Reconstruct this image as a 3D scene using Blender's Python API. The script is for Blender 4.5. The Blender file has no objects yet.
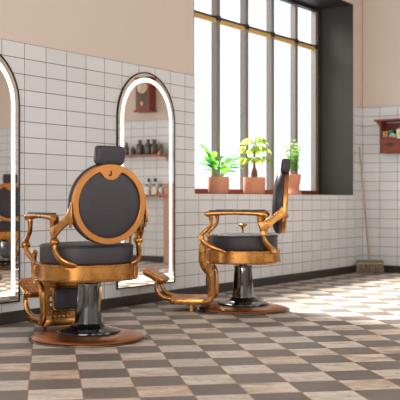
import bpy, bmesh, math, random
from mathutils import Vector, Matrix
random.seed(7)
PI = math.pi
S = bpy.context.scene
C = S.collection

# ------------------------------------------------------------------ materials
def lin(c):
    return tuple(((v/255)/12.92 if v/255 <= .04045 else ((v/255+.055)/1.055)**2.4) for v in c)

class NT:
    def __init__(s, name):
        s.m = bpy.data.materials.new(name); s.m.use_nodes = True
        s.t = s.m.node_tree; s.t.nodes.clear()
        s.out = s.t.nodes.new('ShaderNodeOutputMaterial')
    def n(s, typ, **kw):
        nd = s.t.nodes.new(typ)
        for k, v in kw.items():
            if k.startswith('i_'):
                nd.inputs[k[2:].replace('_', ' ')].default_value = v
            else: setattr(nd, k, v)
        return nd
    def l(s, a, b): s.t.links.new(a, b)
    def math(s, op, a, b=None):
        nd = s.n('ShaderNodeMath', operation=op)
        for i, v in enumerate((a, b)):
            if v is None: continue
            if isinstance(v, (int, float)): nd.inputs[i].default_value = v
            else: s.l(v, nd.inputs[i])
        return nd.outputs[0]
    def mix(s, fac, a, b, blend='MIX'):
        nd = s.n('ShaderNodeMix', data_type='RGBA', blend_type=blend)
        for inp, v in ((nd.inputs['Factor'], fac), (nd.inputs['A'], a), (nd.inputs['B'], b)):
            if isinstance(v, (int, float)): inp.default_value = v
            elif isinstance(v, (tuple, list)): inp.default_value = (*v[:3], 1)
            else: s.l(v, inp)
        return nd.outputs['Result']
    def noise(s, scale, vec=None, detail=4, rough=.5):
        nd = s.n('ShaderNodeTexNoise'); nd.inputs['Scale'].default_value = scale
        nd.inputs['Detail'].default_value = detail; nd.inputs['Roughness'].default_value = rough
        if vec is not None: s.l(vec, nd.inputs['Vector'])
        return nd.outputs['Fac']
    def ramp(s, fac, stops):
        nd = s.n('ShaderNodeValToRGB'); e = nd.color_ramp.elements
        while len(e) < len(stops): e.new(.5)
        for el, (p, c) in zip(e, stops):
            el.position = p; el.color = (*c[:3], 1) if isinstance(c, (tuple, list)) else (c, c, c, 1)
        s.l(fac, nd.inputs['Fac']); return nd.outputs['Color']
    def bsdf(s, col, rough=.5, metal=0., bump=None, bstr=.2, bdist=.01, spec=.5, coat=0.):
        b = s.n('ShaderNodeBsdfPrincipled')
        for inp, v in ((b.inputs['Base Color'], col), (b.inputs['Roughness'], rough)):
            if isinstance(v, (int, float)): inp.default_value = v
            elif isinstance(v, (tuple, list)): inp.default_value = (*v[:3], 1)
            else: s.l(v, inp)
        b.inputs['Metallic'].default_value = metal
        b.inputs['Specular IOR Level'].default_value = spec
        b.inputs['Coat Weight'].default_value = coat
        if bump is not None:
            bn = s.n('ShaderNodeBump'); bn.inputs['Strength'].default_value = bstr
            bn.inputs['Distance'].default_value = bdist
            s.l(bump, bn.inputs['Height']); s.l(bn.outputs['Normal'], b.inputs['Normal'])
        return b.outputs[0]
    def done(s, sh):
        s.l(sh, s.out.inputs['Surface']); return s.m
    def objco(s): return s.n('ShaderNodeTexCoord').outputs['Object']
    def pos(s): return s.n('ShaderNodeNewGeometry').outputs['Position']

def simple(name, rgb, rough=.5, metal=0., nscale=20., var=.12, bstr=.05, spec=.5, coat=0.):
    n = NT(name); co = n.objco()
    f = n.noise(nscale, co)
    c = lin(rgb)
    col = n.mix(f, tuple(v*(1-var) for v in c), tuple(min(1, v*(1+var)) for v in c))
    return n.done(n.bsdf(col, rough, metal, f, bstr, .004, spec, coat))

def mat_gold():
    n = NT('brushed_copper_gold'); co = n.objco()
    f = n.noise(9, co, 6, .65); g = n.noise(140, co, 2)
    col = n.mix(f, lin((162, 110, 58)), lin((210, 153, 86)))
    r = n.ramp(f, [(.3, .22), (.7, .34)])
    return n.done(n.bsdf(col, r, 1.0, g, .06, .002))

def mat_ring():
    n = NT('satin_copper'); co = n.objco()
    f = n.noise(6, co, 6, .65); g = n.noise(220, co, 2)
    col = n.mix(f, lin((184, 122, 66)), lin((204, 140, 80)))
    return n.done(n.bsdf(col, .42, .85, g, .08, .002))

def mat_leather():
    n = NT('charcoal_leather'); co = n.objco()
    v = n.n('ShaderNodeTexVoronoi'); v.inputs['Scale'].default_value = 190; n.l(co, v.inputs['Vector'])
    f = n.noise(14, co, 5, .6); fine = n.noise(260, co, 3)
    col = n.mix(f, lin((36, 32, 37)), lin((52, 47, 53)))
    col = n.mix(n.ramp(fine, [(.45, 0), (.62, .35)]), col, lin((84, 77, 80)))
    return n.done(n.bsdf(col, .5, 0, v.outputs['Distance'], .22, .002, .45))

def tile_setup(n, u, v, bw, rh, mortar):
    comb = n.n('ShaderNodeCombineXYZ'); n.l(u, comb.inputs[0]); n.l(v, comb.inputs[1])
    b = n.n('ShaderNodeTexBrick'); b.offset = 0; b.squash = 1
    n.l(comb.outputs[0], b.inputs['Vector'])
    b.inputs['Scale'].default_value = 1; b.inputs['Brick Width'].default_value = bw
    b.inputs['Row Height'].default_value = rh; b.inputs['Mortar Size'].default_value = mortar
    b.inputs['Mortar Smooth'].default_value = .15; b.inputs['Bias'].default_value = 0
    return b

def mat_walltile(axis):
    n = NT('white_wall_tile_'+axis)
    sep = n.n('ShaderNodeSeparateXYZ'); P = n.pos(); n.l(P, sep.inputs[0])
    if axis == 'x': u = n.math('ADD', sep.outputs[0], 100*.2084 - 10.062); bw = .2084
    else: u = n.math('ADD', sep.outputs[1], 100*.21); bw = .21
    v = n.math('ADD', sep.outputs[2], 10*.105 - .812 + .0003)
    b = tile_setup(n, u, v, bw, .105, .0026)
    b.inputs['Color1'].default_value = (*lin((212, 214, 216)), 1)
    b.inputs['Color2'].default_value = (*lin((220, 222, 224)), 1)
    b.inputs['Mortar'].default_value = (*lin((84, 72, 62)), 1)
    # chips and specks of its own shape
    vo = n.n('ShaderNodeTexVoronoi'); vo.inputs['Scale'].default_value = 3.1; n.l(P, vo.inputs['Vector'])
    sp = n.math('LESS_THAN', vo.outputs['Distance'], .012)
    col = n.mix(n.math('MULTIPLY', sp, .6), b.outputs['Color'], lin((140, 120, 104)))
    big = n.noise(1.3, P, 3)
    col = n.mix(n.math('MULTIPLY', big, .22), col, lin((200, 198, 196)))
    h = n.math('SUBTRACT', 1, b.outputs['Fac'])
    wav = n.noise(7, P, 2)
    h2 = n.math('ADD', h, n.math('MULTIPLY', wav, .35))
    r = n.mix(b.outputs['Fac'], (.22, .22, .22), (.8, .8, .8))
    return n.done(n.bsdf(col, r, 0, h2, .35, .003, .4))

def mat_plaster(name, rgb):
    n = NT(name); P = n.pos()
    f = n.noise(.9, P, 4); g = n.noise(55, P, 4, .6)
    c = lin(rgb)
    col = n.mix(f, tuple(v*.95 for v in c), tuple(min(1, v*1.04) for v in c))
    return n.done(n.bsdf(col, .85, 0, g, .12, .003, .2))

# floor lattice: checkers laid at about 43 degrees to the walls
CAM = Vector((0, -4.542, .812))
cw, sw = .5586, .8295
th = .15838559; TS = .22823408; OX = -.31003097; OY = 5.74343663
AX = Vector((cw*math.cos(th)+sw*math.sin(th), -sw*math.cos(th)+cw*math.sin(th)))
BX = Vector((-cw*math.sin(th)+sw*math.cos(th), sw*math.sin(th)+cw*math.cos(th)))

def mat_floor():
    n = NT('checkered_floor_tile'); P = n.pos()
    sep = n.n('ShaderNodeSeparateXYZ'); n.l(P, sep.inputs[0])
    x, y = sep.outputs[0], sep.outputs[1]
    def dot(A, off):
        d = A.x*0 + A.y*4.542
        return n.math('ADD', n.math('ADD', n.math('MULTIPLY', x, A.x), n.math('MULTIPLY', y, A.y)), d - off + 100*TS)
    u = dot(AX, OX); v = dot(BX, OY)
    b = tile_setup(n, u, v, TS, TS, .0032)
    b.inputs['Color1'].default_value = (.25, .25, .25, 1); b.inputs['Color2'].default_value = (.75, .75, .75, 1)
    b.inputs['Mortar'].default_value = (.5, .5, .5, 1)
    iu = n.math('FLOOR', n.math('DIVIDE', u, TS)); iv = n.math('FLOOR', n.math('DIVIDE', v, TS))
    par = n.math('MODULO', n.math('ADD', iu, iv), 2)
    # per tile random number
    cb = n.n('ShaderNodeCombineXYZ'); n.l(iu, cb.inputs[0]); n.l(iv, cb.inputs[1])
    wn = n.n('ShaderNodeTexWhiteNoise', noise_dimensions='2D'); n.l(cb.outputs[0], wn.inputs['Vector'])
    rnd = wn.outputs['Value']
    # streaky wear following the tile rows
    cs = n.n('ShaderNodeCombineXYZ')
    n.l(n.math('MULTIPLY', u, .45), cs.inputs[0]); n.l(v, cs.inputs[1]); n.l(n.math('MULTIPLY', rnd, 30), cs.inputs[2])
    st = n.noise(11, cs.outputs[0], 8, .68); st2 = n.noise(34, cs.outputs[0], 5, .65)
    light = n.ramp(rnd, [(.0, lin((186, 180, 172))), (.45, lin((206, 198, 189))), (.75, lin((200, 184, 168))), (1, lin((214, 202, 186)))])
    wear = n.ramp(st, [(.43, 0), (.62, 1)])
    w2 = n.math('MULTIPLY', wear, n.ramp(rnd, [(.15, .15), (.9, .8)]))
    light = n.mix(w2, light, lin((152, 130, 116)))
    light = n.mix(n.ramp(st2, [(.54, 0), (.70, .75)]), light, lin((132, 112, 102)))
    dark = n.mix(rnd, lin((92, 87, 84)), lin((110, 104, 100)))
    dark = n.mix(n.ramp(st, [(.44, 0), (.70, .6)]), dark, lin((134, 124, 117)))
    col = n.mix(par, dark, light)
    col = n.mix(b.outputs['Fac'], col, lin((150, 112, 92)))
    h = n.math('ADD', n.math('SUBTRACT', 1, b.outputs['Fac']), n.math('MULTIPLY', st2, .3))
    r = n.ramp(st, [(.3, .42), (.7, .62)])
    return n.done(n.bsdf(col, r, 0, h, .3, .003, .45))

def mat_tread():
    n = NT('perforated_tread'); co = n.objco()
    v = n.n('ShaderNodeTexVoronoi'); v.inputs['Scale'].default_value = 62; v.inputs['Randomness'].default_value = .35
    n.l(co, v.inputs['Vector'])
    hole = n.ramp(v.outputs['Distance'], [(.30, 1), (.42, 0)])
    col = n.mix(hole, lin((205, 140, 90)), lin((88, 48, 28)))
    return n.done(n.bsdf(col, .4, .8, v.outputs['Distance'], .6, .004))

def mat_wood(name, a, b, scale=4, rough=.5, axis=2):
    n = NT(name); co = n.objco()
    mp = n.n('ShaderNodeMapping'); sc = [14, 14, 14]; sc[axis] = 1.6
    mp.inputs['Scale'].default_value = sc; n.l(co, mp.inputs['Vector'])
    f = n.noise(scale, mp.outputs[0], 6, .6)
    col = n.mix(n.ramp(f, [(.3, 0), (.7, 1)]), lin(a), lin(b))
    return n.done(n.bsdf(col, rough, 0, f, .12, .003, .4))

def mat_leaf(name, a, b):
    n = NT(name); co = n.objco()
    f = n.noise(9, co, 3)
    col = n.mix(n.ramp(f, [(.35, 0), (.65, 1)]), lin(a), lin(b))
    d = n.bsdf(col, .4, 0, None, spec=.4)
    t = n.n('ShaderNodeBsdfTranslucent'); n.l(col, t.inputs['Color'])
    m = n.n('ShaderNodeMixShader'); m.inputs[0].default_value = .55
    n.l(d, m.inputs[1]); n.l(t.outputs[0], m.inputs[2])
    return n.done(m.outputs[0])

def mat_emit(name, rgb, st):
    n = NT(name); e = n.n('ShaderNodeEmission'); e.inputs['Color'].default_value = (*rgb, 1)
    e.inputs['Strength'].default_value = st; return n.done(e.outputs[0])

def mat_glass():
    n = NT('window_glass'); t = n.n('ShaderNodeBsdfTransparent'); g = n.n('ShaderNodeBsdfGlossy')
    g.inputs['Roughness'].default_value = .02
    m = n.n('ShaderNodeMixShader'); m.inputs[0].default_value = .04
    n.l(t.outputs[0], m.inputs[1]); n.l(g.outputs[0], m.inputs[2]); return n.done(m.outputs[0])

def mat_terracotta():
    n = NT('terracotta'); co = n.objco()
    f = n.noise(12, co, 5, .6); sp = n.noise(70, co, 3)
    col = n.mix(f, lin((208, 132, 102)), lin((224, 154, 126)))
    col = n.mix(n.ramp(sp, [(.64, 0), (.72, .7)]), col, lin((232, 190, 168)))
    return n.done(n.bsdf(col, .8, 0, f, .1, .003, .3))

M = dict(
    gold=mat_gold(), ring=mat_ring(), leather=mat_leather(), plate=simple('dark_copper_plate', (172, 108, 66), .3, .9, 7, .16, .02),
    tile_x=mat_walltile('x'), tile_y=mat_walltile('y'),
    plaster=mat_plaster('warm_plaster', (212, 198, 186)), ceil=mat_plaster('ceiling_plaster', (236, 224, 210)),
    floor=mat_floor(), tread=mat_tread(),
    black=simple('gloss_black_metal', (38, 40, 43), .16, .75, 8, .1, .0, .6, .3),
    chromeblack=simple('dark_chrome', (112, 116, 118), .07, 1.0, 6, .08, .0),
    steel=simple('brushed_steel', (176, 170, 164), .3, 1.0, 30, .08, .02),
    blackrim=simple('black_mirror_rim', (24, 22, 22), .4, 0),
    skirting=simple('dark_brown_skirting', (48, 41, 38), .45, 0, 9, .2, .05),
    mirror=None,
    led=mat_emit('led_strip', (1.0, .94, .86), 3.2),
    glass=mat_glass(),
    bar=simple('taupe_bar', (140, 129, 120), .5),  # one even grey-brown for all the bars
    darkframe=simple('dark_bronze_frame', (42, 36, 33), .5),
    reveal=simple('dark_grey_reveal', (52, 49, 44), .7, 0, 4, .05),
    transom=mat_wood('gold_lit_wood', (206, 158, 84), (232, 190, 118), 3, .5, 0),  # warm light from below put into the wood colour
    terracotta=mat_terracotta(), soil=simple('dark_soil', (58, 42, 32), .95, 0, 60, .4, .5),
    frond=mat_leaf('fern_green_leaf', (50, 140, 40), (120, 195, 60)),
    palmate=mat_leaf('yellow_green_leaf', (150, 190, 60), (205, 222, 110)),
    sprig=mat_leaf('bright_green_leaf', (110, 185, 60), (170, 215, 90)),
    stem=simple('green_stem', (120, 140, 70), .6), bark=simple('brown_bark', (112, 78, 58), .8, 0, 40, .3, .4),
    handle=mat_wood('worn_wood_handle', (166, 134, 116), (192, 160, 142), 3, .55, 2),
    broomgreen=simple('green_broom_block', (98, 110, 74), .6, 0, 18, .2),
    broomband=simple('tan_broom_band', (176, 138, 110), .6),
    bristle=mat_wood('grey_brown_bristles', (96, 82, 72), (164, 146, 130), 5, .9, 2),
    redwood=mat_wood('red_brown_wood', (92, 38, 22), (124, 56, 34), 3, .45, 1),
    redwoodv=mat_wood('clock_red_wood', (112, 44, 26), (150, 66, 40), 3, .4, 2),
    bronze=simple('dark_bronze', (74, 56, 44), .4, .7),
    shelfwood=mat_wood('orange_shelf_wood', (168, 106, 68), (192, 130, 88), 3, .5, 1),
    copper=simple('copper_bracket', (196, 108, 72), .35, .8),
    bottle=simple('smoky_dark_bottle', (84, 79, 72), .22, 0, 8, .1, 0, .5),
    capblack=simple('black_cap', (28, 26, 26), .4), capgrey=simple('grey_cap', (96, 92, 88), .4),
    white=simple('white_bottle', (226, 222, 216), .4), yellow=simple('yellow_carton', (222, 194, 122), .6),
    red=simple('red_print', (190, 74, 54), .6), green=simple('green_plastic', (30, 136, 104), .4),
    greycloth=simple('grey_cloth', (150, 146, 146), .95, 0, 50, .2, .4),
    lime=simple('lime_label', (190, 196, 110), .6),
    pinkwood=mat_wood('pale_pinkish_wood', (176, 130, 112), (196, 152, 134), 3, .55, 2),
    rail_bounce=mat_wood('bounce_red_rail', (104, 52, 40), (134, 72, 54), 3, .5, 0),  # red tone stands in for light bounced off the pots
    dialw=simple('clock_dial', (206, 186, 160), .5), dark=simple('dark_mark', (34, 26, 22), .5),
    clockglass=simple('dark_clock_recess', (82, 66, 50), .3, 0), brass=simple('brass', (190, 120, 76), .3, .9),
)
_n = NT('mirror_glass'); M['mirror'] = _n.done(_n.bsdf((.93, .92, .90), .015, 1.0))

# ------------------------------------------------------------------ mesh helpers
def link(o, parent=None):
    C.objects.link(o)
    if parent is not None: o.parent = parent
    return o

def obj(name, bm, mat, parent=None, smooth=True, ang=38, bevel=0, seg=2, subsurf=0, loc=None, rot=None):
    bmesh.ops.recalc_face_normals(bm, faces=bm.faces)
    me = bpy.data.meshes.new(name); bm.to_mesh(me); bm.free()
    for mm in (mat if isinstance(mat, (list, tuple)) else [mat]): me.materials.append(mm)
    if smooth:
        me.polygons.foreach_set('use_smooth', [True]*len(me.polygons))
        me.set_sharp_from_angle(angle=math.radians(ang))
    o = bpy.data.objects.new(name, me); link(o, parent)
    if bevel:
        b = o.modifiers.new('Bevel', 'BEVEL'); b.width = bevel; b.segments = seg; b.limit_method = 'ANGLE'
        b.angle_limit = math.radians(35)
    if subsurf:
        s_ = o.modifiers.new('Subsurf', 'SUBSURF'); s_.levels = subsurf; s_.render_levels = subsurf
    if loc: o.location = loc
    if rot: o.rotation_euler = rot
    return o

def thing(name, label, cat, loc=(0, 0, 0), rotz=0, group=None, kind=None):
    o = bpy.data.objects.new(name, None); o.empty_display_size = .1
    C.objects.link(o); o.location = loc; o.rotation_euler = (0, 0, rotz)
    return tag(o, label, cat, group, kind)

def tag(o, label=None, cat=None, group=None, kind=None):
    if label: o['label'] = label
    if cat: o['category'] = cat
    if group: o['group'] = group
    if kind: o['kind'] = kind
    return o

def box(bm, x0, x1, y0, y1, z0, z1, mi=0, M4=None):
    vs = [bm.verts.new((x, y, z)) for x in (x0, x1) for y in (y0, y1) for z in (z0, z1)]
    for q in ((0, 1, 3, 2), (4, 6, 7, 5), (0, 4, 5, 1), (2, 3, 7, 6), (0, 2, 6, 4), (1, 5, 7, 3)):
        f = bm.faces.new([vs[i] for i in q]); f.material_index = mi
    if M4 is not None: bmesh.ops.transform(bm, matrix=M4, verts=vs)
    return vs

def bx(*a):
    bm = bmesh.new(); box(bm, *a); return bm

def loft(bm, rings, cap0=True, cap1=True, closed=True):
    R = [[bm.verts.new(p) for p in r] for r in rings]
    n = len(R[0])
    for a, b in zip(R, R[1:]):
        for i in range(n if closed else n-1):
            j = (i+1) % n
            bm.faces.new((a[i], a[j], b[j], b[i]))
    if cap0: bm.faces.new(R[0][::-1])
    if cap1: bm.faces.new(R[-1])
    return R

def lathe(bm, prof, n=48, c=(0, 0), M4=None):
    rings = []
    for r, z in prof:
        r = max(r, .0004)
        rings.append([(c[0]+r*math.cos(2*PI*i/n), c[1]+r*math.sin(2*PI*i/n), z) for i in range(n)])
    R = loft(bm, rings)
    if M4 is not None: bmesh.ops.transform(bm, matrix=M4, verts=[v for r in R for v in r])
    return R

def catmull(pts, k=6):
    P = [Vector(p) for p in pts]; P = [2*P[0]-P[1]] + P + [2*P[-1]-P[-2]]
    out = []
    for i in range(1, len(P)-2):
        for j in range(k):
            t = j/k; a, b, c, d = P[i-1:i+3]
            out.append(.5*((2*b)+(c-a)*t+(2*a-5*b+4*c-d)*t*t+(3*b-a-3*c+d)*t**3))
    out.append(P[-2]); return out

def tube(bm, pts, w, h=None, n=12, k=6, side=None, e=2.0, ends=True):
    """sweep a superellipse section: w across `side`, h in the other direction; w, h number or list per point"""
    m = len(pts); h = w if h is None else h
    W = w if isinstance(w, (list, tuple)) else [w]*m; Hh = h if isinstance(h, (list, tuple)) else [h]*m
    if k > 1 and m > 2:
        P = catmull(pts, k); ww = []; hh = []
        for i in range(m-1):
            for j in range(k):
                t = j/k; ww.append(W[i]*(1-t)+W[i+1]*t); hh.append(Hh[i]*(1-t)+Hh[i+1]*t)
        ww.append(W[-1]); hh.append(Hh[-1])
    else: P = [Vector(p) for p in pts]; ww, hh = W, Hh
    rings = []; prev = None
    for i, p in enumerate(P):
        t = (P[min(i+1, len(P)-1)] - P[max(i-1, 0)]).normalized()
        s = Vector(side) if side is not None else (prev if prev is not None else (Vector((0, 0, 1)).cross(t) if abs(t.z) < .95 else Vector((1, 0, 0))))
        s = (s - t*s.dot(t)).normalized(); prev = s
        u = t.cross(s)
        r = []
        for q in range(n):
            a = 2*PI*q/n; ca, sa = math.cos(a), math.sin(a)
            r.append(p + s*(ww[i]/2*math.copysign(abs(ca)**(2/e), ca)) + u*(hh[i]/2*math.copysign(abs(sa)**(2/e), sa)))
        rings.append(r)
    loft(bm, rings, ends, ends)

def sphere(bm, c, r, n=16, sc=(1, 1, 1)):
    M4 = Matrix.Translation(c) @ Matrix.Diagonal((r*sc[0], r*sc[1], r*sc[2], 1))
    bmesh.ops.create_uvsphere(bm, u_segments=n, v_segments=n//2+2, radius=1, matrix=M4)

def superellipse(a, b, e, n=64, z=0, cx=0, cy=0):
    o = []
    for i in range(n):
        t = 2*PI*i/n; c, s = math.cos(t), math.sin(t)
        o.append((cx+a*math.copysign(abs(c)**(2/e), c), cy+b*math.copysign(abs(s)**(2/e), s), z))
    return o

def prism(bm, outline, d0, d1, plane='xz', M4=None):
    """outline 2D -> solid; plane xz extrudes along y, xy along z, yz along x"""
    def p(u, v, d):
        return {'xz': (u, d, v), 'xy': (u, v, d), 'yz': (d, u, v)}[plane]
    R = loft(bm, [[p(u, v, d0) for u, v in outline], [p(u, v, d1) for u, v in outline]])
    if M4 is not None: bmesh.ops.transform(bm, matrix=M4, verts=[v for r in R for v in r])

def children(o): return [c for c in bpy.data.objects if c.parent == o]
def copy_tree(o, parent=None, data=None):
    c = o.copy(); C.objects.link(c)
    if parent is not None:
        c.parent = parent; c.matrix_parent_inverse = o.matrix_parent_inverse.copy()
    for ch in children(o): copy_tree(ch, c)
    return c

# ------------------------------------------------------------------ setting
WX0, WX1 = -1.6, 10.062        # end walls
WY = -6.8                      # wall behind the camera
ZC = 3.45
ZT = .812 + 10*.105            # top of tiling
OWX0, OWX1, OZ0, OZ1, RD = 6.665, 9.818, .866, 3.0, .42   # window opening, recess depth

bm = bmesh.new()
for a in ((WX0, OWX0), (OWX1, WX1+.2)):
    box(bm, a[0], a[1], 0, .5, 0, ZT, 0)
    box(bm, a[0], a[1], .008, .5, ZT, ZC, 1)
box(bm, OWX0, OWX1, 0, .5, 0, OZ0-.03, 0)
box(bm, OWX0, OWX1, 0, .012, OZ0-.03, OZ0-.001, 0)
box(bm, OWX0, OWX1, .008, .5, OZ1, ZC, 1)
tag(obj('wall_left', bm, [M['tile_x'], M['plaster']], smooth=False), 'long wall with white tiles below and pinkish plaster above', 'wall', kind='structure')
bm = bmesh.new()
box(bm, WX1, WX1+.2, WY, 0, 0, ZT, 0); box(bm, WX1+.008, WX1+.2, WY, 0, ZT, ZC, 1)
tag(obj('wall_right', bm, [M['tile_y'], M['plaster']], smooth=False), 'far end wall with white tiles and plaster above', 'wall', kind='structure')
bm = bmesh.new()   # wall behind the viewpoint with three tall window openings
wins = [(-.6, 1.6), (2.6, 4.8), (5.8, 8.0)]
xs = [WX0] + [v for w in wins for v in w] + [WX1]
for i in range(0, len(xs), 2): box(bm, xs[i], xs[i+1], WY-.3, WY, 0, ZC)
for a, b in wins:
    box(bm, a, b, WY-.3, WY, 0, .8); box(bm, a, b, WY-.3, WY, 3.0, ZC)
tag(obj('wall_back', bm, M['plaster'], smooth=False), kind='structure')
bm = bmesh.new(); EY0, EY1 = -5.6, -1.8  # unseen end wall, opening added to light the far wall
box(bm, WX0-.2, WX0, WY, EY0, 0, ZC); box(bm, WX0-.2, WX0, EY1, .5, 0, ZC)
box(bm, WX0-.2, WX0, EY0, EY1, 0, .8); box(bm, WX0-.2, WX0, EY0, EY1, 3.0, ZC)
tag(obj('wall_end', bm, M['plaster'], smooth=False), kind='structure')
tag(obj('floor', bx(WX0, WX1, WY, 0, -.1, 0), M['floor'], smooth=False), 'worn checkerboard floor of pale and dark grey square tiles', 'floor', kind='structure')
tag(obj('ceiling', bx(WX0, WX1+.2, WY-.3, .5, ZC, ZC+.1), M['ceil'], smooth=False), kind='structure')
BH = .078
tag(obj('baseboard_left', bx(WX0, WX1, -.012, 0, 0, BH), M['skirting'], smooth=False, bevel=.003), kind='structure')
tag(obj('baseboard_right', bx(WX1-.012, WX1, WY, -.012, 0, BH), M['skirting'], smooth=False, bevel=.003), kind='structure')

# dark lining of the window recess
tag(obj('trim_1', bx(OWX1-.012, OWX1+.0, .004, RD-.02, OZ0, OZ1-.012), M['reveal'], smooth=False), 'dark grey side of the window recess', 'trim', kind='structure')
tag(obj('trim_2', bx(OWX0, OWX0+.012, .012, RD-.02, OZ0, OZ1-.012), M['reveal'], smooth=False), kind='structure')
tag(obj('trim_3', bx(OWX0, OWX1, .004, RD-.02, OZ1-.012, OZ1), M['darkframe'], smooth=False), kind='structure')
tag(obj('trim_4', bx(OWX0, OWX1, .012, RD+.08, OZ0-.03, OZ0), M['darkframe'], smooth=False), kind='structure')

w = thing('window_1', 'tall window with upright grey bars and one cross bar', 'window', (0, 0, 0), kind='structure')
fy0, fy1 = RD-.02, RD+.05
bm = bmesh.new()
box(bm, OWX0, OWX0+.05, fy0, fy1, OZ0, OZ1); box(bm, OWX1-.055, OWX1, fy0, fy1, OZ0, OZ1)
box(bm, OWX0+.05, OWX1-.055, fy0, fy1, OZ1-.05, OZ1)
obj('window_frame', bm, M['darkframe'], w, smooth=False, bevel=.004)
obj('window_rail', bx(OWX0+.05, OWX1-.055, fy0, fy1, OZ0, OZ0+.052), M['rail_bounce'], w, smooth=False, bevel=.004)  # bottom rail, reddish glow put into its colour
bars = [7.155, 7.68, 8.205, 8.73, 9.255, 9.738]
for bxx in bars:
    m_ = obj('window_bar', bx(bxx-.030, bxx+.030, RD-.005, RD+.06, OZ0+.052, OZ1-.05), M['bar'], w, smooth=False, bevel=.003)
    obj('crossing_shadow', bx(bxx-.036, bxx+.036, RD-.012, RD+.045, 2.525, 2.575), M['darkframe'], m_, smooth=False, bevel=.003)  # dark block in place of the shadow at the transom crossing
tr = obj('window_transom', bx(OWX0+.05, OWX1-.055, RD-.001, RD+.03, 2.545, 2.565), M['darkframe'], w, smooth=False)
obj('transom_lit_strip', bx(OWX0+.05, OWX1-.055, RD+.001, RD+.03, 2.507, 2.545), M['transom'], tr, smooth=False)  # lower half of the transom, pale gold standing in for warm light
ed = [OWX0+.05] + bars + [OWX1-.055]
for a, b in zip(ed, ed[1:]):
    if b-a > .1: obj('window_pane', bx(a, b, RD+.03, RD+.034, OZ0+.05, OZ1-.05), M['glass'], w, smooth=False)
for i, (a, b) in enumerate(wins):
    w2 = thing('window_%d' % (i+2), None, None, (0, 0, 0), kind='structure')
    bm = bmesh.new()
    for q in (a, (a+b)/2-.03, b-.06): box(bm, q, q+.06, WY-.2, WY-.12, .8, 3.0)
    for z in (.8, 1.9, 2.94): box(bm, a, b, WY-.195, WY-.125, z, z+.06)
    obj('window_frame', bm, M['darkframe'], w2, smooth=False)

w5 = thing('window_5', None, None, (0, 0, 0), kind='structure')  # window added out of view to let fill light in
bm = bmesh.new()
for q in (-5.6, -4.36, -3.1, -1.86): box(bm, WX0-.15, WX0-.08, q, q+.06, .8, 3.0)
for z in (.8, 1.9, 2.94): box(bm, WX0-.145, WX0-.085, -5.6, -1.8, z, z+.06)
obj('window_frame', bm, M['darkframe'], w5, smooth=False)

# ------------------------------------------------------------------ arched mirrors
MHW = .374; MZB, MZC = .138, 1.440
def arch(d, n=40):
    r = MHW-d; o = [(-r, MZB+d), (r, MZB+d)]
    for i in range(n+1):
        a = PI*i/n; o.append((r*math.cos(a), MZC+r*math.sin(a)))
    return o
def ring_solid(bm, d0, d1, y0, y1):
    A, B = arch(d0), arch(d1); n = len(A)
    V = [[bm.verts.new((u, y, v)) for u, v in o] for o, y in ((A, y0), (B, y0), (B, y1), (A, y1))]
    for k in range(4):
        p, q = V[k], V[(k+1) % 4]
        for i in range(n):
            j = (i+1) % n; bm.faces.new((p[i], p[j], q[j], q[i]))
def make_mirror():
    t = thing('wall_mirror', 'x', 'mirror', (0, 0, 0), 0, 'arched mirrors with light strips')
    bm = bmesh.new(); prism(bm, arch(.003), -.008, 0); obj('backing_board', bm, M['blackrim'], t, smooth=False)
    bm = bmesh.new(); ring_solid(bm, 0, .0095, -.014, -.0005); obj('mirror_rim', bm, M['blackrim'], t, ang=30)
    bm = bmesh.new(); vs = [bm.verts.new((u, -.0105, v)) for u, v in arch(.009)]
    bm.faces.new(vs[::-1])
    R = bmesh.ops.extrude_face_region(bm, geom=list(bm.faces))
    bmesh.ops.translate(bm, vec=(0, .002, 0), verts=[v for v in R['geom'] if isinstance(v, bmesh.types.BMVert)])
    obj('mirror_glass', bm, M['mirror'], t, smooth=False)
    bm = bmesh.new(); ring_solid(bm, .046, .076, -.0125, -.010); obj('light_strip', bm, M['led'], t, smooth=False)
    return t
mir = make_mirror()
mir.location = (4.214, 0, 0)
mir['label'] = 'arched mirror cut off by the left picture edge, behind the copper barber chair'
m2 = copy_tree(mir); m2.location = (5.988, 0, 0)
m2['label'] = 'whole arched mirror with glowing white strip between the two chairs, reflecting a wall clock'

# ------------------------------------------------------------------ barber chair   (local +x = the way the sitter faces, +y = left)
def frame_at(c, tilt):
    """matrix: local X = disc normal (forward), Y = left, Z = up along the disc"""
    return Matrix.Translation(c) @ Matrix.Rotation(-tilt, 4, 'Y')

def dome(bm, prof, n=72, M4=None):
    # prof: (radius, depth along +x)
    rings = [[(x, max(r, .0006)*math.cos(2*PI*i/n), max(r, .0006)*math.sin(2*PI*i/n)) for i in range(n)] for r, x in prof]
    R = loft(bm, rings)
    if M4 is not None: bmesh.ops.transform(bm, matrix=M4, verts=[v for r in R for v in r])

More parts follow.
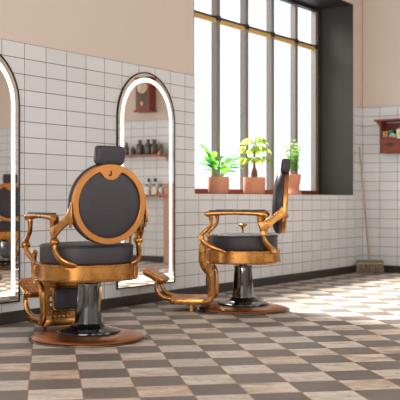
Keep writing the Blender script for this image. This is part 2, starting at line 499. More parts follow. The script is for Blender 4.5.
def make_chair():
    t = thing('barber_chair', 'x', 'barber chair', (0, 0, 0), 0, 'barber chairs')
    G, L = M['gold'], M['leather']
    # base
    BO = -.013
    bm = bmesh.new(); lathe(bm, [(0, .009), (.326, .009), (.329, .014), (.325, .020), (.305, .027), (.25, .036), (.18, .044), (0, .048)], 96, (0, BO))
    bp = obj('base_plate', bm, M['plate'], t)
    bm = bmesh.new(); lathe(bm, [(0, 0), (.342, 0), (.344, .004), (.342, .009), (.32, .0105), (0, .0105)], 96, (0, BO))
    obj('base_rim', bm, M['chromeblack'], bp)
    bm = bmesh.new(); lathe(bm, [(0, .04), (.187, .04), (.19, .046), (.188, .054), (.17, .060), (.14, .066), (.11, .075), (.094, .088), (.088, .097), (0, .098)], 80, (0, BO))
    obj('pedestal_foot', bm, M['black'], t)
    bm = bmesh.new(); lathe(bm, [(0, .09), (.080, .09), (.0805, .098), (.064, .312), (.0665, .314), (.0665, .326), (.062, .330), (0, .330)], 64, (0, BO))
    pc = obj('pedestal_column', bm, M['chromeblack'], t)
    bm = bmesh.new(); lathe(bm, [(0, .329), (.03, .329), (.03, .366), (0, .366)], 32, (0, BO))
    box(bm, -.055, .055, -.05, .05, .340, .352)
    obj('lift_piston', bm, M['black'], pc)
    # seat frame: a rounded hoop with ribs
    bm = bmesh.new()
    def ringz(a, b, z, e=2.5): return superellipse(a, b, e, 88, z, -.005)
    loft(bm, [ringz(.20, .21, .352), ringz(.262, .280, .352), ringz(.269, .287, .354), ringz(.271, .289, .359), ringz(.271, .289, .366), ringz(.269, .287, .368), ringz(.269, .287, .436),
              ringz(.271, .289, .438), ringz(.271, .289, .446), ringz(.268, .286, .449), ringz(.20, .21, .449)])
    sf = obj('seat_frame', bm, G, t, ang=25)
    for ang in (48, 132, -48, -132, 12, -12):
        a_ = math.radians(ang); px_, py_ = superellipse(.268, .286, 2.5, 360, 0, -.005)[int(ang) % 360][:2]
        nx, ny = math.cos(a_)*.285, math.sin(a_)*.273
        bm = bmesh.new(); box(bm, -.004, .004, -.040, .040, .372, .426)
        obj('frame_plate', bm, G, sf, smooth=False, bevel=.003, loc=(px_, py_, 0), rot=(0, 0, math.atan2(py_*abs(py_)**.55, px_*abs(px_)**.55)))
    # seat cushion
    bm = bmesh.new()
    def rc(k, z): return superellipse(.247*k, .262*k, 2.45, 88, z, -.008)
    loft(bm, [rc(.9, .444), rc(.985, .450), rc(1, .462), rc(1.0, .535), rc(.994, .547), rc(.98, .554), rc(.95, .558), rc(.7, .564), rc(.35, .567), rc(.05, .568)])
    sc = obj('seat_cushion', bm, L, t, ang=60)
    bm = bmesh.new(); p = superellipse(.248, .263, 2.45, 88, .546, -.008); tube(bm, p+[p[0], p[1]], .008, .008, 6, 1, ends=False)
    obj('seat_piping', bm, L, sc)
    # back
    tilt = math.radians(3.5)
    F = frame_at((-.312, 0, .789), tilt)
    RO, RI = .2235, .189
    outer = []; inner = []
    N = 180
    for i in range(N):
        a = 2*PI*i/N
        outer.append((RO*math.sin(a), RO*math.cos(a)))
    for i in range(N):
        a = 2*PI*i/N; aa = a if a <= PI else a-2*PI
        r = RI
        d = abs(aa)
        # badge tab hanging into the ring
        if d < .40:
            tt = min(1, max(0, (.37-d)/.12)); tt = tt*tt*(3-2*tt)
            r = RI - tt*(.055 - .020*min(1, (d/.28))**2.4)
        inner.append((r*math.sin(a), r*math.cos(a)))
    bm = bmesh.new()
    layers = [(-.0150, -.003, .003), (-.012, 0, 0), (.012, 0, 0), (.015, -.003, .003)]
    VO = []; VI = []
    for x, do, di in layers:
        VO.append([bm.verts.new((x, y*(1+do/RO), z*(1+do/RO))) for y, z in outer])
        VI.append([bm.verts.new((x, y*(1+di/RI), z*(1+di/RI))) for y, z in inner])
    for A in (VO, VI):
        for p, q in zip(A, A[1:]):
            for i in range(N): bm.faces.new((p[i], p[(i+1) % N], q[(i+1) % N], q[i]))
    for e in (0, -1):
        for i in range(N): bm.faces.new((VO[e][i], VO[e][(i+1) % N], VI[e][(i+1) % N], VI[e][i]))
    bmesh.ops.transform(bm, matrix=F, verts=bm.verts)
    br = obj('back_ring', bm, M['ring'], t, ang=20)
    # stamped badge letter on the rear face of the tab
    bm = bmesh.new()
    z0 = .172
    # seen from behind: right of the viewer is -y
    pts = [(-.0005, z0+.008), (-.0005, z0-.003), (.0015, z0-.0075), (.0055, z0-.0085), (.0085, z0-.0055)]
    pj = [(-.0152, -(-u) if False else u, v) for u, v in pts]
    tube(bm, [(-.0152, u*1.6, z0+(v-z0)*1.4) for u, v in pts], .004, .010, 6, 4, side=None)
    tube(bm, [(-.0152, .010, z0+.011), (-.0152, -.004, z0+.011)], .009, .004, 6, 1)
    bmesh.ops.transform(bm, matrix=F, verts=bm.verts)
    obj('stamped_letter', bm, M['dark'], br)
    bm = bmesh.new()
    dome(bm, [(.0, -.016), (.06, -.0155), (.11, -.0135), (.15, -.010), (.175, -.006), (.190, .0), (.190, .010), (0, .011)], 96, F)
    obj('back_panel', bm, L, br, ang=60)
    bm = bmesh.new()
    dome(bm, [(0, .013), (.216, .013), (.226, .020), (.229, .034), (.227, .050), (.218, .064), (.195, .077), (.16, .085), (.11, .091), (.05, .094), (0, .0945)], 96, F)
    obj('back_cushion', bm, L, t, ang=60)
    # headrest
    bm = bmesh.new()
    Hc = (-.314, 0, 1.060); FH = frame_at(Hc, math.radians(7))
    rs = []
    for k in range(17):
        u = -1+2*k/16; yy = math.copysign(1-(1-abs(u))**2, u)*.0835
        q = 1-.30*max(0, (abs(yy)-.066)/.0175)**2.2
        rs.append([(x*(.0335-.012*(1-q)/.3*.8), yy, z*(.0535-.014*(1-q)/.3)) for x, z, _ in superellipse(1, 1, 4.6, 40)])
    loft(bm, rs); bmesh.ops.transform(bm, matrix=FH, verts=bm.verts)
    hr = obj('headrest', bm, L, t, ang=60)
    for y in (.03, -.03):
        bm = bmesh.new(); tube(bm, [(-.322, y, .995), (-.317, y, 1.03)], .012, .012, 10, 1)
        obj('headrest_post', bm, G, hr)
    # arms
    for s in (1, -1):
        W = .262
        bm = bmesh.new()
        fr = [(.105, s*.272, .440), (.15, s*.266, .456), (.21, s*.262, .478), (.260, s*.266, .508), (.284, s*W, .545), (.274, s*W, .572), (.244, s*W, .600), (.219, s*W, .628),
              (.213, s*W, .668), (.216, s*W, .700), (.232, s*W, .716)]
        tube(bm, fr, [.022, .022, .024, .026, .030, .028, .026, .026, .028, .034, .038], [.014, .024, .032, .034, .034, .030, .026, .026, .030, .036, .036], 12, 5, (0, 1, 0), 2.6)
        rr = [(-.240, s*.168, .446), (-.228, s*.205, .454), (-.204, s*.238, .474), (-.176, s*.256, .51), (-.160, s*W, .548), (-.158, s*W, .578), (-.148, s*W, .615), (-.138, s*W, .655), (-.140, s*W, .69), (-.148, s*W, .714)]
        tube(bm, rr, [.022, .022, .024, .026, .028, .030, .028, .028, .034, .04], [.03, .044, .046, .040, .032, .034, .036, .042, .054, .062], 12, 5, (0, 1, 0), 2.6)
        # top bar
        tb = [(.250, s*W, .700), (.240, s*W, .711), (.19, s*W, .717), (.05, s*W, .7205), (-.10, s*W, .717), (-.158, s*W, .709), (-.184, s*W, .692)]
        tube(bm, tb, [.040, .056, .056, .052, .052, .050, .032], [.026, .044, .036, .028, .034, .050, .030], 14, 5, (0, 1, 0), 2.8)
        for kx, kz in ((.284, .545), (-.158, .578)):
            lathe(bm, [(0, -.022), (.016, -.022), (.020, -.016), (.020, .016), (.016, .022), (0, .022)], 20, M4=Matrix.Translation((kx, s*W, kz)) @ Matrix.Rotation(PI/2, 4, 'X'))
        arm = obj('armrest', bm, G, t, ang=50)
        bm = bmesh.new()
        loft(bm, [[(.035+x*k, s*W+y*k2, z) for x, y, _ in superellipse(.195, .0225, 4, 48)] for k, k2, z in ((1, 1, .730), (1, 1.03, .735), (.99, .92, .739), (.96, .6, .7405))])
        obj('arm_pad', bm, L, arm, ang=60)
        # bracket from arm to back ring
        bm = bmesh.new()
        tube(bm, [(-.138, s*.272, .618), (-.185, s*.266, .640), (-.235, s*.248, .676), (-.285, s*.234, .712), (-.312, s*.230, .728)],
             [.016, .016, .016, .016, .014], [.095, .062, .052, .066, .10], 12, 5, (0, 1, 0), 3.5)
        tube(bm, [(-.302, s*.229, .66), (-.307, s*.2305, .72), (-.312, s*.2295, .80)], [.012, .016, .006], [.022, .03, .014], 10, 5, (0, 1, 0), 3)
        bk = obj('back_bracket', bm, G, t, ang=50)
        bm = bmesh.new(); lathe(bm, [(0, -.002), (.011, -.002), (.011, .004), (0, .006)], 16, M4=Matrix.Translation((-.185, s*.275, .640)) @ Matrix.Rotation(-s*PI/2, 4, 'X'))
        obj('bracket_bolt', bm, M['brass'], bk)
    # recline lever on the right hand side
    bm = bmesh.new()
    lathe(bm, [(0, .38), (.009, .38), (.009, .55), (.0075, .58), (.008, .592), (.014, .603), (.026, .612), (.033, .617), (.033, .626), (.028, .629), (0, .630)], 24, (.02, -.300))
    tube(bm, [(.02, -.26, .385), (.02, -.300, .385)], .014, .014, 8, 1)
    obj('recline_lever', bm, G, t, ang=50)
    # footrest
    for s in (1, -1):
        bm = bmesh.new()
        P = [(.268, s*.206, .505), (.279, s*.210, .492), (.283, s*.212, .465), (.283, s*.212, .42), (.280, s*.210, .375), (.262, s*.202, .325), (.234, s*.188, .290), (.222, s*.184, .245), (.221, s*.178, .13), (.232, s*.178, .085), (.27, s*.176, .072)]
        tube(bm, P, [.026]*11, [.03, .04, .046, .05, .052, .054, .054, .052, .05, .046, .03], 12, 5, (0, 1, 0), 3.5)
        tube(bm, [tuple(Vector(p)+Vector((0, s*.013, 0))) for p in P], .007, .012, 8, 5, (0, 1, 0))
        obj('footrest_bracket', bm, G, t, ang=50)
    bm = bmesh.new()
    box(bm, .232, .246, -.17, .17, .285, .345); box(bm, .232, .246, -.17, -.13, .12, .285); box(bm, .232, .246, .13, .17, .12, .285)
    box(bm, .230, .248, -.13, .13, .12, .150)
    for z in (.20, .30): tube(bm, [(.239, -.18, z), (.239, .18, z)], .014, .014, 10, 1)
    for k in range(9):      # pierced scroll band under the pad
        y = -.11 + k*.0275
        lathe(bm, [(.009, -.006), (.0135, -.006), (.0135, .006), (.009, .006)], 14, M4=Matrix.Translation((.239, y, .108)) @ Matrix.Rotation(PI/2, 4, 'Y'))
    lp = obj('calf_panel', bm, G, t, smooth=False, bevel=.003)
    bm = bmesh.new()
    loft(bm, [[(x, y, .2175+z) for y, z, _ in superellipse(.110*k, .064*k, 7, 48)] for x, k in ((.212, .9), (.215, .97), (.222, 1), (.256, 1), (.263, .97), (.266, .9))])
    obj('calf_pad', bm, L, lp, ang=60)
    bm = bmesh.new()
    fr2 = [(.2225, y, .2175+z) for y, z, _ in superellipse(.116, .070, 7, 60)]
    tube(bm, fr2+[fr2[0], fr2[1]], .012, .014, 8, 1, ends=False)
    obj('pad_surround', bm, G, lp)
    bm = bmesh.new()
    loft(bm, [superellipse(.140*k, .170*k2, 9, 72, z, .39) for k, k2, z in ((.95, .96, .052), (.99, .99, .055), (1, 1, .062), (1, 1, .086), (.985, .985, .093), (.93, .94, .095))])
    box(bm, .36, .38, -.12, -.10, .0, .055); box(bm, .36, .38, .10, .12, .0, .055)
    for y in (-.15, .15): sphere(bm, (.44, y, .074), .012, 10, (1, 2, 1))
    pl = obj('foot_platform', bm, G, t, ang=45)
    bm = bmesh.new(); loft(bm, [superellipse(.122, .152, 9, 72, z, .39) for z in (.093, .0985)]); obj('platform_tread', bm, M['tread'], pl, ang=45)
    for s in (1, -1):
        bm = bmesh.new()
        tube(bm, [(.475, s*.128, .084), (.53, s*.129, .090), (.575, s*.130, .102), (.612, s*.132, .135), (.628, s*.134, .175), (.622, s*.134, .215), (.600, s*.134, .236)],
             [.03, .034, .032, .030, .030, .032, .036], None, 12, 5)
        obj('footplate_stem', bm, G, t)
    Ff = Matrix.Translation((.645, 0, .256)) @ Matrix.Rotation(-math.atan2(.085, .16), 4, 'Y')
    bm = bmesh.new()
    loft(bm, [superellipse(.092*k, .148*k2, 8, 64, z) for k, k2, z in ((.8, .93, -.030), (.93, .975, -.024), (1, 1, -.012), (1, 1, .006), (.97, .985, .012))])
    bmesh.ops.transform(bm, matrix=Ff, verts=bm.verts); fp = obj('foot_plate', bm, G, t, ang=45)
    bm = bmesh.new(); loft(bm, [superellipse(.080, .134, 8, 64, z) for z in (.010, .0155)])
    bmesh.ops.transform(bm, matrix=Ff, verts=bm.verts); obj('plate_tread', bm, M['tread'], fp, ang=45)
    return t

ch = make_chair()
ch.location = (4.256, -.873, 0); ch.rotation_euler.z = math.radians(65)
ch['label'] = 'left barber chair seen from behind, round copper-ringed back towards us'
c2 = copy_tree(ch); c2.location = (6.025, -.867, 0); c2.rotation_euler.z = math.radians(118)
c2['label'] = 'barber chair in side view below the window, footrest pointing left'
c3 = copy_tree(ch); c3.location = (8.15, -3.77, 0); c3.rotation_euler.z = math.radians(-56)
c3['label'] = 'barber chair seen only as a reflection in the left mirror'

# ------------------------------------------------------------------ plants on the sill
def leaf(bm, base, d, length, width, droop=.4, n=6, fold=.25, up=Vector((0, 0, 1)), tip=1.0):
    d = Vector(d).normalized(); p = Vector(base)
    side = d.cross(up)
    if side.length < .05: side = d.cross(Vector((1, 0, 0)))
    side.normalize()
    rows = []
    for i in range(n+1):
        t = i/n
        wv = width*math.sin(PI*min(1, (t*.93+.05))**.75)**.9 * (1 if t < .99 else .1)
        nrm = side.cross(d).normalized()
        rows.append((bm.verts.new(p - side*wv/2 + nrm*wv*fold), bm.verts.new(p), bm.verts.new(p + side*wv/2 + nrm*wv*fold)))
        d = (d + Vector((0, 0, -droop/n))).normalized(); p = p + d*length/n
    for a, b in zip(rows, rows[1:]):
        bm.faces.new((a[0], a[1], b[1], b[0])); bm.faces.new((a[1], a[2], b[2], b[1]))

SY = .20
def pot(t, prof, soil_r, soil_z):
    bm = bmesh.new(); lathe(bm, prof, 56); obj('pot', bm, M['terracotta'], t, ang=50)
    bm = bmesh.new(); lathe(bm, [(0, soil_z-.015), (soil_r, soil_z-.015), (soil_r*.96, soil_z), (soil_r*.5, soil_z+.006), (0, soil_z+.008)], 32); obj('soil', bm, M['soil'], t)

def cyl_pot(r, h):
    return [(0, 0), (r*.88, 0), (r*.95, h*.06), (r*.985, h*.16), (r, h*.4), (r, h*.96), (r*.985, h), (r*.93, h), (r*.92, h*.9), (0, h*.88)]

p1 = thing('potted_plant', 'potted fern-like plant with arching fronds, leftmost on the window sill', 'plant', (7.345, SY, OZ0), 0, 'potted plants on the window sill')
pot(p1, cyl_pot(.097, .158), .088, .142)
bs = bmesh.new(); bl = bmesh.new()
rnd = random.Random(3)
for k in range(23):
    a = 2*PI*k/23 + rnd.uniform(-.2, .2); el = rnd.uniform(.55, 1.25)
    Ls = rnd.uniform(.13, .24)
    d = Vector((math.cos(a)*math.cos(el), .8*math.sin(a)*math.cos(el), math.sin(el)))
    b0 = Vector((math.cos(a)*.02, math.sin(a)*.02, .14)); tip = b0 + d*Ls
    tube(bs, [b0, b0+d*Ls*.5+Vector((0, 0, .006)), tip], [.007, .005, .003], None, 6, 3)
    dd = Vector((d.x, d.y, d.z*.6)).normalized()
    if k % 3 != 2:
        leaf(bl, tip, dd, rnd.uniform(.12, .17), rnd.uniform(.042, .062), rnd.uniform(.5, 1.1), 7, .2)
        leaf(bl, b0+d*Ls*.6, (dd+Vector((rnd.uniform(-.6, .6), rnd.uniform(-.5, .5), .1))), rnd.uniform(.10, .14), rnd.uniform(.045, .065), .6, 6, .2)
    else:      # a feathery frond
        q = tip.copy(); dv = dd.copy()
        for j in range(7):
            s_ = dv.cross(Vector((0, 0, 1))).normalized()
            for sg in (1, -1): leaf(bl, q, dv*.7+s_*sg*.8, .055*(1-j*.06), .018, .4, 4, .15)
            dv = (dv+Vector((0, 0, -.13))).normalized(); q = q + dv*.02
        leaf(bl, q, dv, .05, .016, .3, 4, .15)
obj('stems', bs, M['stem'], p1); obj('leaves', bl, M['frond'], p1)

p2 = thing('potted_plant', 'potted little tree with swollen brown trunk and drooping palmate leaves', 'plant', (7.985, SY, OZ0), .3, 'potted plants on the window sill')
pot(p2, cyl_pot(.107, .166), .098, .150)
bt = bmesh.new(); lathe(bt, [(0, .14), (.024, .145), (.030, .17), (.032, .195), (.029, .22), (.022, .243), (.014, .262), (.011, .30), (.009, .42), (0, .425)], 24)
obj('trunk', bt, M['bark'], p2)
bs = bmesh.new(); bl = bmesh.new(); rnd = random.Random(11)
for k in range(12):
    a = 2*PI*k/12*1.0 + rnd.uniform(-.25, .25); el = (.12, .55, 1.0)[k % 3] + rnd.uniform(-.1, .1)
    Ls = rnd.uniform(.09, .13) if k % 3 else rnd.uniform(.10, .13)
    d = Vector((math.cos(a)*math.cos(el), .85*math.sin(a)*math.cos(el), math.sin(el)))
    b0 = Vector((0, 0, .345+.05*(k % 3))); tip = b0+d*Ls
    tube(bs, [b0, b0+d*Ls*.5+Vector((0, 0, .01)), tip], [.006, .004, .003], None, 6, 3)
    hd = Vector((math.cos(a), math.sin(a), 0)); sd = Vector((-math.sin(a), math.cos(a), 0))
    for j in range(6):
        ang = (j-2.5)*.48
        dv = hd*math.cos(ang)+sd*math.sin(ang)+Vector((0, 0, -.05 if k % 3 else -.25))
        leaf(bl, tip, dv, rnd.uniform(.10, .135)*(1-.08*abs(j-2.5)), rnd.uniform(.042, .055), rnd.uniform(.6, 1.4), 6, .2)
obj('stems', bs, M['stem'], p2); obj('leaves', bl, M['palmate'], p2)

p3 = thing('potted_plant', 'small-leaved plant in a waisted terracotta pot half hidden by the chair back', 'plant', (8.79, SY, OZ0), 0, 'potted plants on the window sill')
pot(p3, [(0, 0), (.082, 0), (.084, .008), (.078, .022), (.062, .045), (.056, .07), (.060, .10), (.068, .14), (.074, .185), (.076, .21), (.070, .212), (.066, .20), (0, .195)], .062, .2)
bs = bmesh.new(); bl = bmesh.new(); rnd = random.Random(5)
for k in range(20):
    a = 2*PI*k/20; lean = rnd.uniform(.05, .32); hgt = rnd.uniform(.18, .37)
    d = Vector((math.cos(a)*lean, math.sin(a)*lean*.8, 1)).normalized(); b0 = Vector((math.cos(a)*.02, math.sin(a)*.02, .2))
    tube(bs, [b0, b0+d*hgt*.5, b0+d*hgt], [.004, .003, .002], None, 5, 3)
    for j in range(9):
        q = b0+d*hgt*(.25+.75*j/8); aa = rnd.uniform(0, 2*PI)
        leaf(bl, q, (math.cos(aa), math.sin(aa), .4), rnd.uniform(.045, .06), rnd.uniform(.03, .042), .5, 4, .15)
obj('stems', bs, M['stem'], p3); obj('leaves', bl, M['sprig'], p3)

# ------------------------------------------------------------------ broom leaning in the corner
b0 = Vector((9.835, -.185, .13)); b1 = Vector((9.925, -.022, 1.405))
br_ = thing('broom', 'long-handled broom with green block leaning in the tiled corner', 'broom', (9.835, -.19, 0), math.radians(-62))
inv = Matrix.Rotation(math.radians(62), 4, 'Z') @ Matrix.Translation((-9.835, .19, 0))
bm = bmesh.new()
tube(bm, [inv @ b0, inv @ b0.lerp(b1, .5), inv @ b1], [.025, .024, .021], None, 14, 4)
sphere(bm, inv @ b1, .0105, 10)
obj('broom_handle', bm, M['handle'], br_)
bm = bmesh.new(); loft(bm, [superellipse(.150*k, .032*k2, 6, 48, z) for k, k2, z in ((.98, .95, .098), (1, 1, .102), (1, 1, .116), (1, 1, .124), (.99, .95, .142), (.95, .8, .147))])
bk = obj('broom_block', bm, M['broomgreen'], br_, ang=45)
bm = bmesh.new(); loft(bm, [superellipse(.153, .0345, 6, 48, z) for z in (.104, .116)]); obj('block_band', bm, M['broomband'], bk, ang=45)
bm = bmesh.new(); rnd = random.Random(2)
for i in range(46):
    for j in range(5):
        x = -.138+.276*i/45; y = -.022+.011*j
        x1 = x*1.10+rnd.uniform(-.006, .006); y1 = y*1.25+rnd.uniform(-.004, .004)
        tube(bm, [(x, y, .101), (x1, y1, rnd.uniform(.0, .008))], [.007, .006], None, 5, 1)
obj('bristles', bm, M['bristle'], br_)

# ------------------------------------------------------------------ red-brown wall rack with small things in it (on the far end wall)
RX0, RX1, RY0, RY1, RZ0 = 9.925, 10.06, -.27, -.80, 1.330
rk = thing('wall_rack', 'red-brown wooden wall rack with dipped front on the far tiled wall', 'rack', (10.06, -.535, RZ0), 0)
def R_(x0, x1, y0, y1, z0, z1): return bx(x0-10.06, x1-10.06, y0+.535, y1+.535, z0-RZ0, z1-RZ0)
obj('side_panel', R_(RX0, RX1, RY0-.018, RY0, 1.33, 1.67), M['redwood'], rk, smooth=False, bevel=.002)
obj('side_panel', R_(RX0, RX1, RY1, RY1+.018, 1.33, 1.67), M['redwood'], rk, smooth=False, bevel=.002)
obj('back_panel', R_(RX1-.012, RX1, RY1+.018, RY0-.018, 1.33, 1.67), M['redwood'], rk, smooth=False)
obj('bottom_board', R_(RX0+.012, RX1-.012, RY1+.018, RY0-.018, 1.33, 1.345), M['redwood'], rk, smooth=False)
obj('inner_shelf', R_(RX0+.012, RX1-.012, RY1+.018, RY0-.018, 1.478, 1.488), M['redwood'], rk, smooth=False)
bm = bmesh.new(); lo = []
yc, hw = -.535+.535, .247
top = [(-hw, 1.512), (-hw+.105, 1.512), (-hw+.125, 1.508), (-hw+.155, 1.488), (-hw+.18, 1.478), (hw-.18, 1.478), (hw-.155, 1.488), (hw-.125, 1.508), (hw-.105, 1.512), (hw, 1.512)]
prism(bm, [(-hw, 0)]+[(y, z-RZ0) for y, z in top]+[(hw, 0)], RX0-10.06, RX0-10.06+.012, 'yz')
fp = obj('front_panel', bm, M['redwood'], rk, smooth=False)
bm = bmesh.new(); lathe(bm, [(0, -.004), (.05, -.004), (.05, 0), (.046, .004), (.040, .003), (0, .003)], 32,
      M4=Matrix.Translation((RX0-10.06, -.382+.535, 1.426-RZ0)) @ Matrix.Rotation(-PI/2, 4, 'Y') @ Matrix.Diagonal((.42, 1, 1, 1)))
obj('oval_plate', bm, M['bronze'], fp)
bm = bmesh.new()
box(bm, 9.885-10.06, 0, -.858+.535, -.212+.535, 1.684-RZ0, 1.706-RZ0)
obj('top_board', bm, M['redwood'], rk, smooth=False, bevel=.004)
for sg in (1, -1):
    bm = bmesh.new()
    prism(bm, [(sg*.300, 1.684-RZ0), (sg*.295, 1.668-RZ0), (sg*.28, 1.655-RZ0), (sg*.265, 1.625-RZ0), (sg*.245, 1.625-RZ0), (sg*.245, 1.684-RZ0)], 9.91-10.06, 0, 'yz')
    obj('corbel_moulding', bm, M['redwood'], rk, smooth=False)
ZI = 1.488
t = thing('carton', 'small yellow and red carton standing in the wooden wall rack', 'carton', (9.985, -.312, ZI))
obj('carton_body', bx(-.02, .02, -.027, .027, 0, .088), M['yellow'], t, smooth=False, bevel=.002)
bm = bmesh.new(); box(bm, -.021, -.0195, -.022, .004, .055, .08); box(bm, -.021, -.0195, -.02, .02, .036, .044); obj('printed_panel', bm, M['red'], t, smooth=False)
t = thing('jar', 'small jar with green lid behind the yellow carton in the rack', 'jar', (10.0, -.372, ZI))
bm = bmesh.new(); lathe(bm, [(0, 0), (.03, 0), (.032, .004), (.032, .062), (0, .064)], 32); obj('jar_body', bm, M['capgrey'], t)
bm = bmesh.new(); lathe(bm, [(0, .062), (.035, .062), (.035, .094), (.032, .098), (0, .098)], 32); obj('jar_lid', bm, M['green'], t)
bm = bmesh.new(); bmesh.ops.create_icosphere(bm, subdivisions=4, radius=1)
for v in bm.verts:
    n_ = .14*math.sin(5*v.co.x+2)*math.cos(4*v.co.y)+.1*math.sin(7*v.co.z+3*v.co.y)
    v.co = Vector((v.co.x*.016*(1+n_), v.co.y*.046*(1+n_), max(0, .030+v.co.z*.03*(1+n_))))
o = obj('folded_cloth', bm, M['greycloth'], None, loc=(9.945, -.415, ZI)); tag(o, 'crumpled grey cloth between carton and white bottle in the rack', 'cloth')
t = thing('bottle', 'white bottle with lime label at the right picture edge in the rack', 'bottle', (9.985, -.478, ZI))
bm = bmesh.new(); lathe(bm, [(0, 0), (.036, 0), (.038, .005), (.038, .09), (.034, .104), (.02, .114), (0, .115)], 32); obj('bottle_body', bm, M['white'], t)
bm = bmesh.new(); lathe(bm, [(.0382, .03), (.0386, .03), (.0386, .08), (.0382, .08)], 32); obj('bottle_label', bm, M['lime'], t)
bm = bmesh.new(); lathe(bm, [(0, .112), (.016, .112), (.016, .135), (0, .136)], 24); obj('bottle_cap', bm, M['capgrey'], t)

# ------------------------------------------------------------------ things on the far end wall seen in the right mirror
ck = thing('wall_clock', 'red-brown pendulum wall clock reflected in the top of the right mirror', 'clock', (10.06, -3.065, 1.965))
bm = bmesh.new(); box(bm, -.145, 0, -.11, .11, .02, .44); box(bm, -.165, 0, -.13, .13, 0, .022); box(bm, -.16, 0, -.125, .125, .43, .45)
obj('clock_case', bm, M['redwoodv'], ck, smooth=False, bevel=.004)
obj('clock_recess', bx(-.148, -.144, -.082, .082, .06, .405), M['clockglass'], ck, smooth=False)
bm = bmesh.new(); lathe(bm, [(0, 0), (.086, 0), (.088, .004), (.082, .008), (0, .008)], 40, M4=Matrix.Translation((-.146, 0, .325)) @ Matrix.Rotation(-PI/2, 4, 'Y'))
dl = obj('clock_dial', bm, M['dialw'], ck)
for k in range(12):
    a = 2*PI*k/12; bm = bmesh.new(); tube(bm, [(-.1550, .062*math.sin(a), .325+.062*math.cos(a)), (-.1550, .076*math.sin(a), .325+.076*math.cos(a))], .004, .002, 6, 1)
    obj('hour_mark', bm, M['dark'], dl)
for ln, a in ((.045, .9), (.064, 3.3)):
    bm = bmesh.new(); tube(bm, [(-.1562, 0, .325), (-.1562, ln*math.sin(a), .325+ln*math.cos(a))], .006, .002, 6, 1); obj('clock_hand', bm, M['dark'], dl)
bm = bmesh.new(); tube(bm, [(-.151, 0, .24), (-.151, 0, .12)], .008, .004, 8, 1)
lathe(bm, [(0, 0), (.026, 0), (.026, .005), (0, .006)], 24, M4=Matrix.Translation((-.149, 0, .105)) @ Matrix.Rotation(-PI/2, 4, 'Y'))
obj('pendulum', bm, M['brass'], ck)

def wall_shelf(z, label, y0, y1):
    t = thing('wall_shelf', label, 'shelf', (10.06, 0, z), 0, 'wooden shelves reflected in the right mirror')
    obj('shelf_board', bx(-.16, 0, y0, y1, -.017, 0), M['shelfwood'], t, smooth=False, bevel=.003)
    for y in (y1-.09, y0+.09):
        bm = bmesh.new(); box(bm, -.185, -.16, y-.012, y+.012, -.03, .035); box(bm, -.165, 0, y-.012, y+.012, -.032, -.022); box(bm, -.012, 0, y-.012, y+.012, -.09, -.03)
        obj('shelf_bracket', bm, M['copper'], t, smooth=False, bevel=.003)
    return t
wall_shelf(1.405, 'upper wooden shelf with dark bottles reflected in the right mirror', -3.95, -2.68)
wall_shelf(.880, 'lower wooden shelf with white bottles reflected in the right mirror', -3.95, -2.68)
def bottle(label, y, z, h, r, body, cap, group, x=9.975):
    t = thing('bottle', label, 'bottle', (x, y, z), 0, group)
    bm = bmesh.new(); lathe(bm, [(0, 0), (r*.94, 0), (r, h*.03), (r, h*.62), (r*.86, h*.70), (r*.42, h*.76), (r*.40, h*.80), (0, h*.8)], 24); obj('bottle_body', bm, body, t)
    bm = bmesh.new(); lathe(bm, [(0, h*.79), (r*.52, h*.79), (r*.52, h*.98), (r*.46, h), (0, h)], 20); obj('bottle_cap', bm, cap, t)
g1 = 'dark bottles on the upper reflected shelf'; zt = 1.405
for lab, y, h, r in (
    ('dark bottle nearest the chair headrest on the upper reflected shelf', -3.373, .17, .036),
    ('short dark bottle second from left on the upper reflected shelf', -3.264, .115, .034),
    ('broad dark bottle third from left on the upper reflected shelf', -3.147, .195, .048),
    ('dark bottle fourth from left on the upper reflected shelf', -3.015, .20, .042),
    ('dark bottle fifth from left, touching its neighbour, on the upper reflected shelf', -2.915, .195, .046),
    ('small dark bottle beside the bracket on the upper reflected shelf', -2.80, .13, .030)):
    bottle(lab, y, zt, h, r, M['bottle'], M['bottle'], g1)
g2 = 'white bottles on the lower reflected shelf'; zt = .880
for lab, y, h, r, x, cp in (
    ('tall black-capped white bottle at the back left of the lower reflected shelf', -3.03, .215, .034, 10.01, M['capblack']),
    ('tall black-capped white bottle at the back right of the lower reflected shelf', -2.925, .215, .036, 10.01, M['capblack']),
    ('squat white bottle in front, leftmost on the lower reflected shelf', -3.0, .14, .040, 9.93, M['capgrey']),
    ('squat white bottle in front, second on the lower reflected shelf', -2.885, .14, .036, 9.93, M['capgrey']),
    ('small white bottle beside the bracket on the lower reflected shelf', -2.80, .135, .030, 9.97, M['capblack'])):
    bottle(lab, y, zt, h, r, M['white'], cp, g2, x)
cb = thing('tall_cabinet', 'pale pinkish wooden cabinet at the right edge of the right mirror', 'cabinet', (9.99, -2.60, 0))
obj('cabinet_body', bx(-.05, .06, -.14, .14, 0, 1.0), M['pinkwood'], cb, smooth=False, bevel=.004)
obj('cabinet_top', bx(-.058, .06, -.148, .148, 1.0, 1.018), M['pinkwood'], cb, smooth=False, bevel=.003)

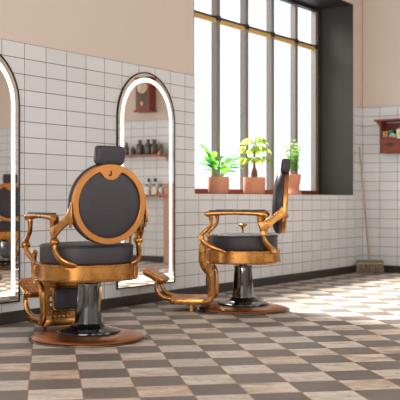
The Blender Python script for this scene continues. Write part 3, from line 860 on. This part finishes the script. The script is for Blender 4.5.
# ------------------------------------------------------------------ light
def area(name, loc, rot, sx, sy, power, col, spread=PI):
    L = bpy.data.lights.new(name, 'AREA'); L.shape = 'RECTANGLE'; L.size = sx; L.size_y = sy; L.energy = power; L.color = col; L.spread = spread
    o = bpy.data.objects.new(name, L); C.objects.link(o); o.location = loc; o.rotation_euler = rot; return o
W = bpy.data.worlds.new('World'); S.world = W; W.use_nodes = True
bg = W.node_tree.nodes['Background']; bg.inputs['Color'].default_value = (.80, .90, 1, 1); bg.inputs['Strength'].default_value = 1.5
sun = bpy.data.lights.new('Sun', 'SUN'); sun.energy = 19; sun.angle = math.radians(17); sun.color = (1, .90, .78)
so = bpy.data.objects.new('Sun', sun); C.objects.link(so)
d = Vector((-.5, -1.0, -1.15)).normalized()      # the way the light travels
so.rotation_euler = d.to_track_quat('-Z', 'Y').to_euler()
area('window_sky', (9.0, 3.2, 5.2), (Vector((7.4, -1.2, 0))-Vector((9.0, 3.2, 5.2))).to_track_quat('-Z', 'Y').to_euler(), 3.4, 2.2, 1100, (1, .95, .88))
for (a, b), pw in zip(wins, (44, 44, 82)):
    area('daylight_fill', ((a+b)/2, WY-.35, 1.9), (PI/2, 0, 0), 2.2, 2.2, pw, (1, .98, .96))
area('daylight_fill', (WX0-.25, -3.7, 1.9), (0, -PI/2, 0), 2.2, 3.8, 280, (1, .97, .93))  # added lamp outside the end opening, brightens the far wall

# ------------------------------------------------------------------ camera and view
cam = bpy.data.cameras.new('Camera'); co_ = bpy.data.objects.new('Camera', cam); C.objects.link(co_)
co_.location = CAM; co_.rotation_euler = (PI/2, 0, math.atan2(cw, sw)-PI/2)
cam.sensor_width = 36; cam.lens = 36*955/400; cam.clip_start = .05
cam.dof.use_dof = True; cam.dof.focus_distance = 5.4; cam.dof.aperture_fstop = 5.6
S.camera = co_
S.view_settings.view_transform = 'Standard'; S.view_settings.look = 'None'
S.view_settings.exposure = 0; S.view_settings.gamma = 1; S.view_settings.use_curve_mapping = False
S.cycles.use_denoising = True
S.cycles.max_bounces = 10; S.cycles.diffuse_bounces = 5; S.cycles.glossy_bounces = 5; S.cycles.transparent_max_bounces = 16
S.cycles.sample_clamp_indirect = 8
S.cycles.caustics_reflective = False; S.cycles.caustics_refractive = False
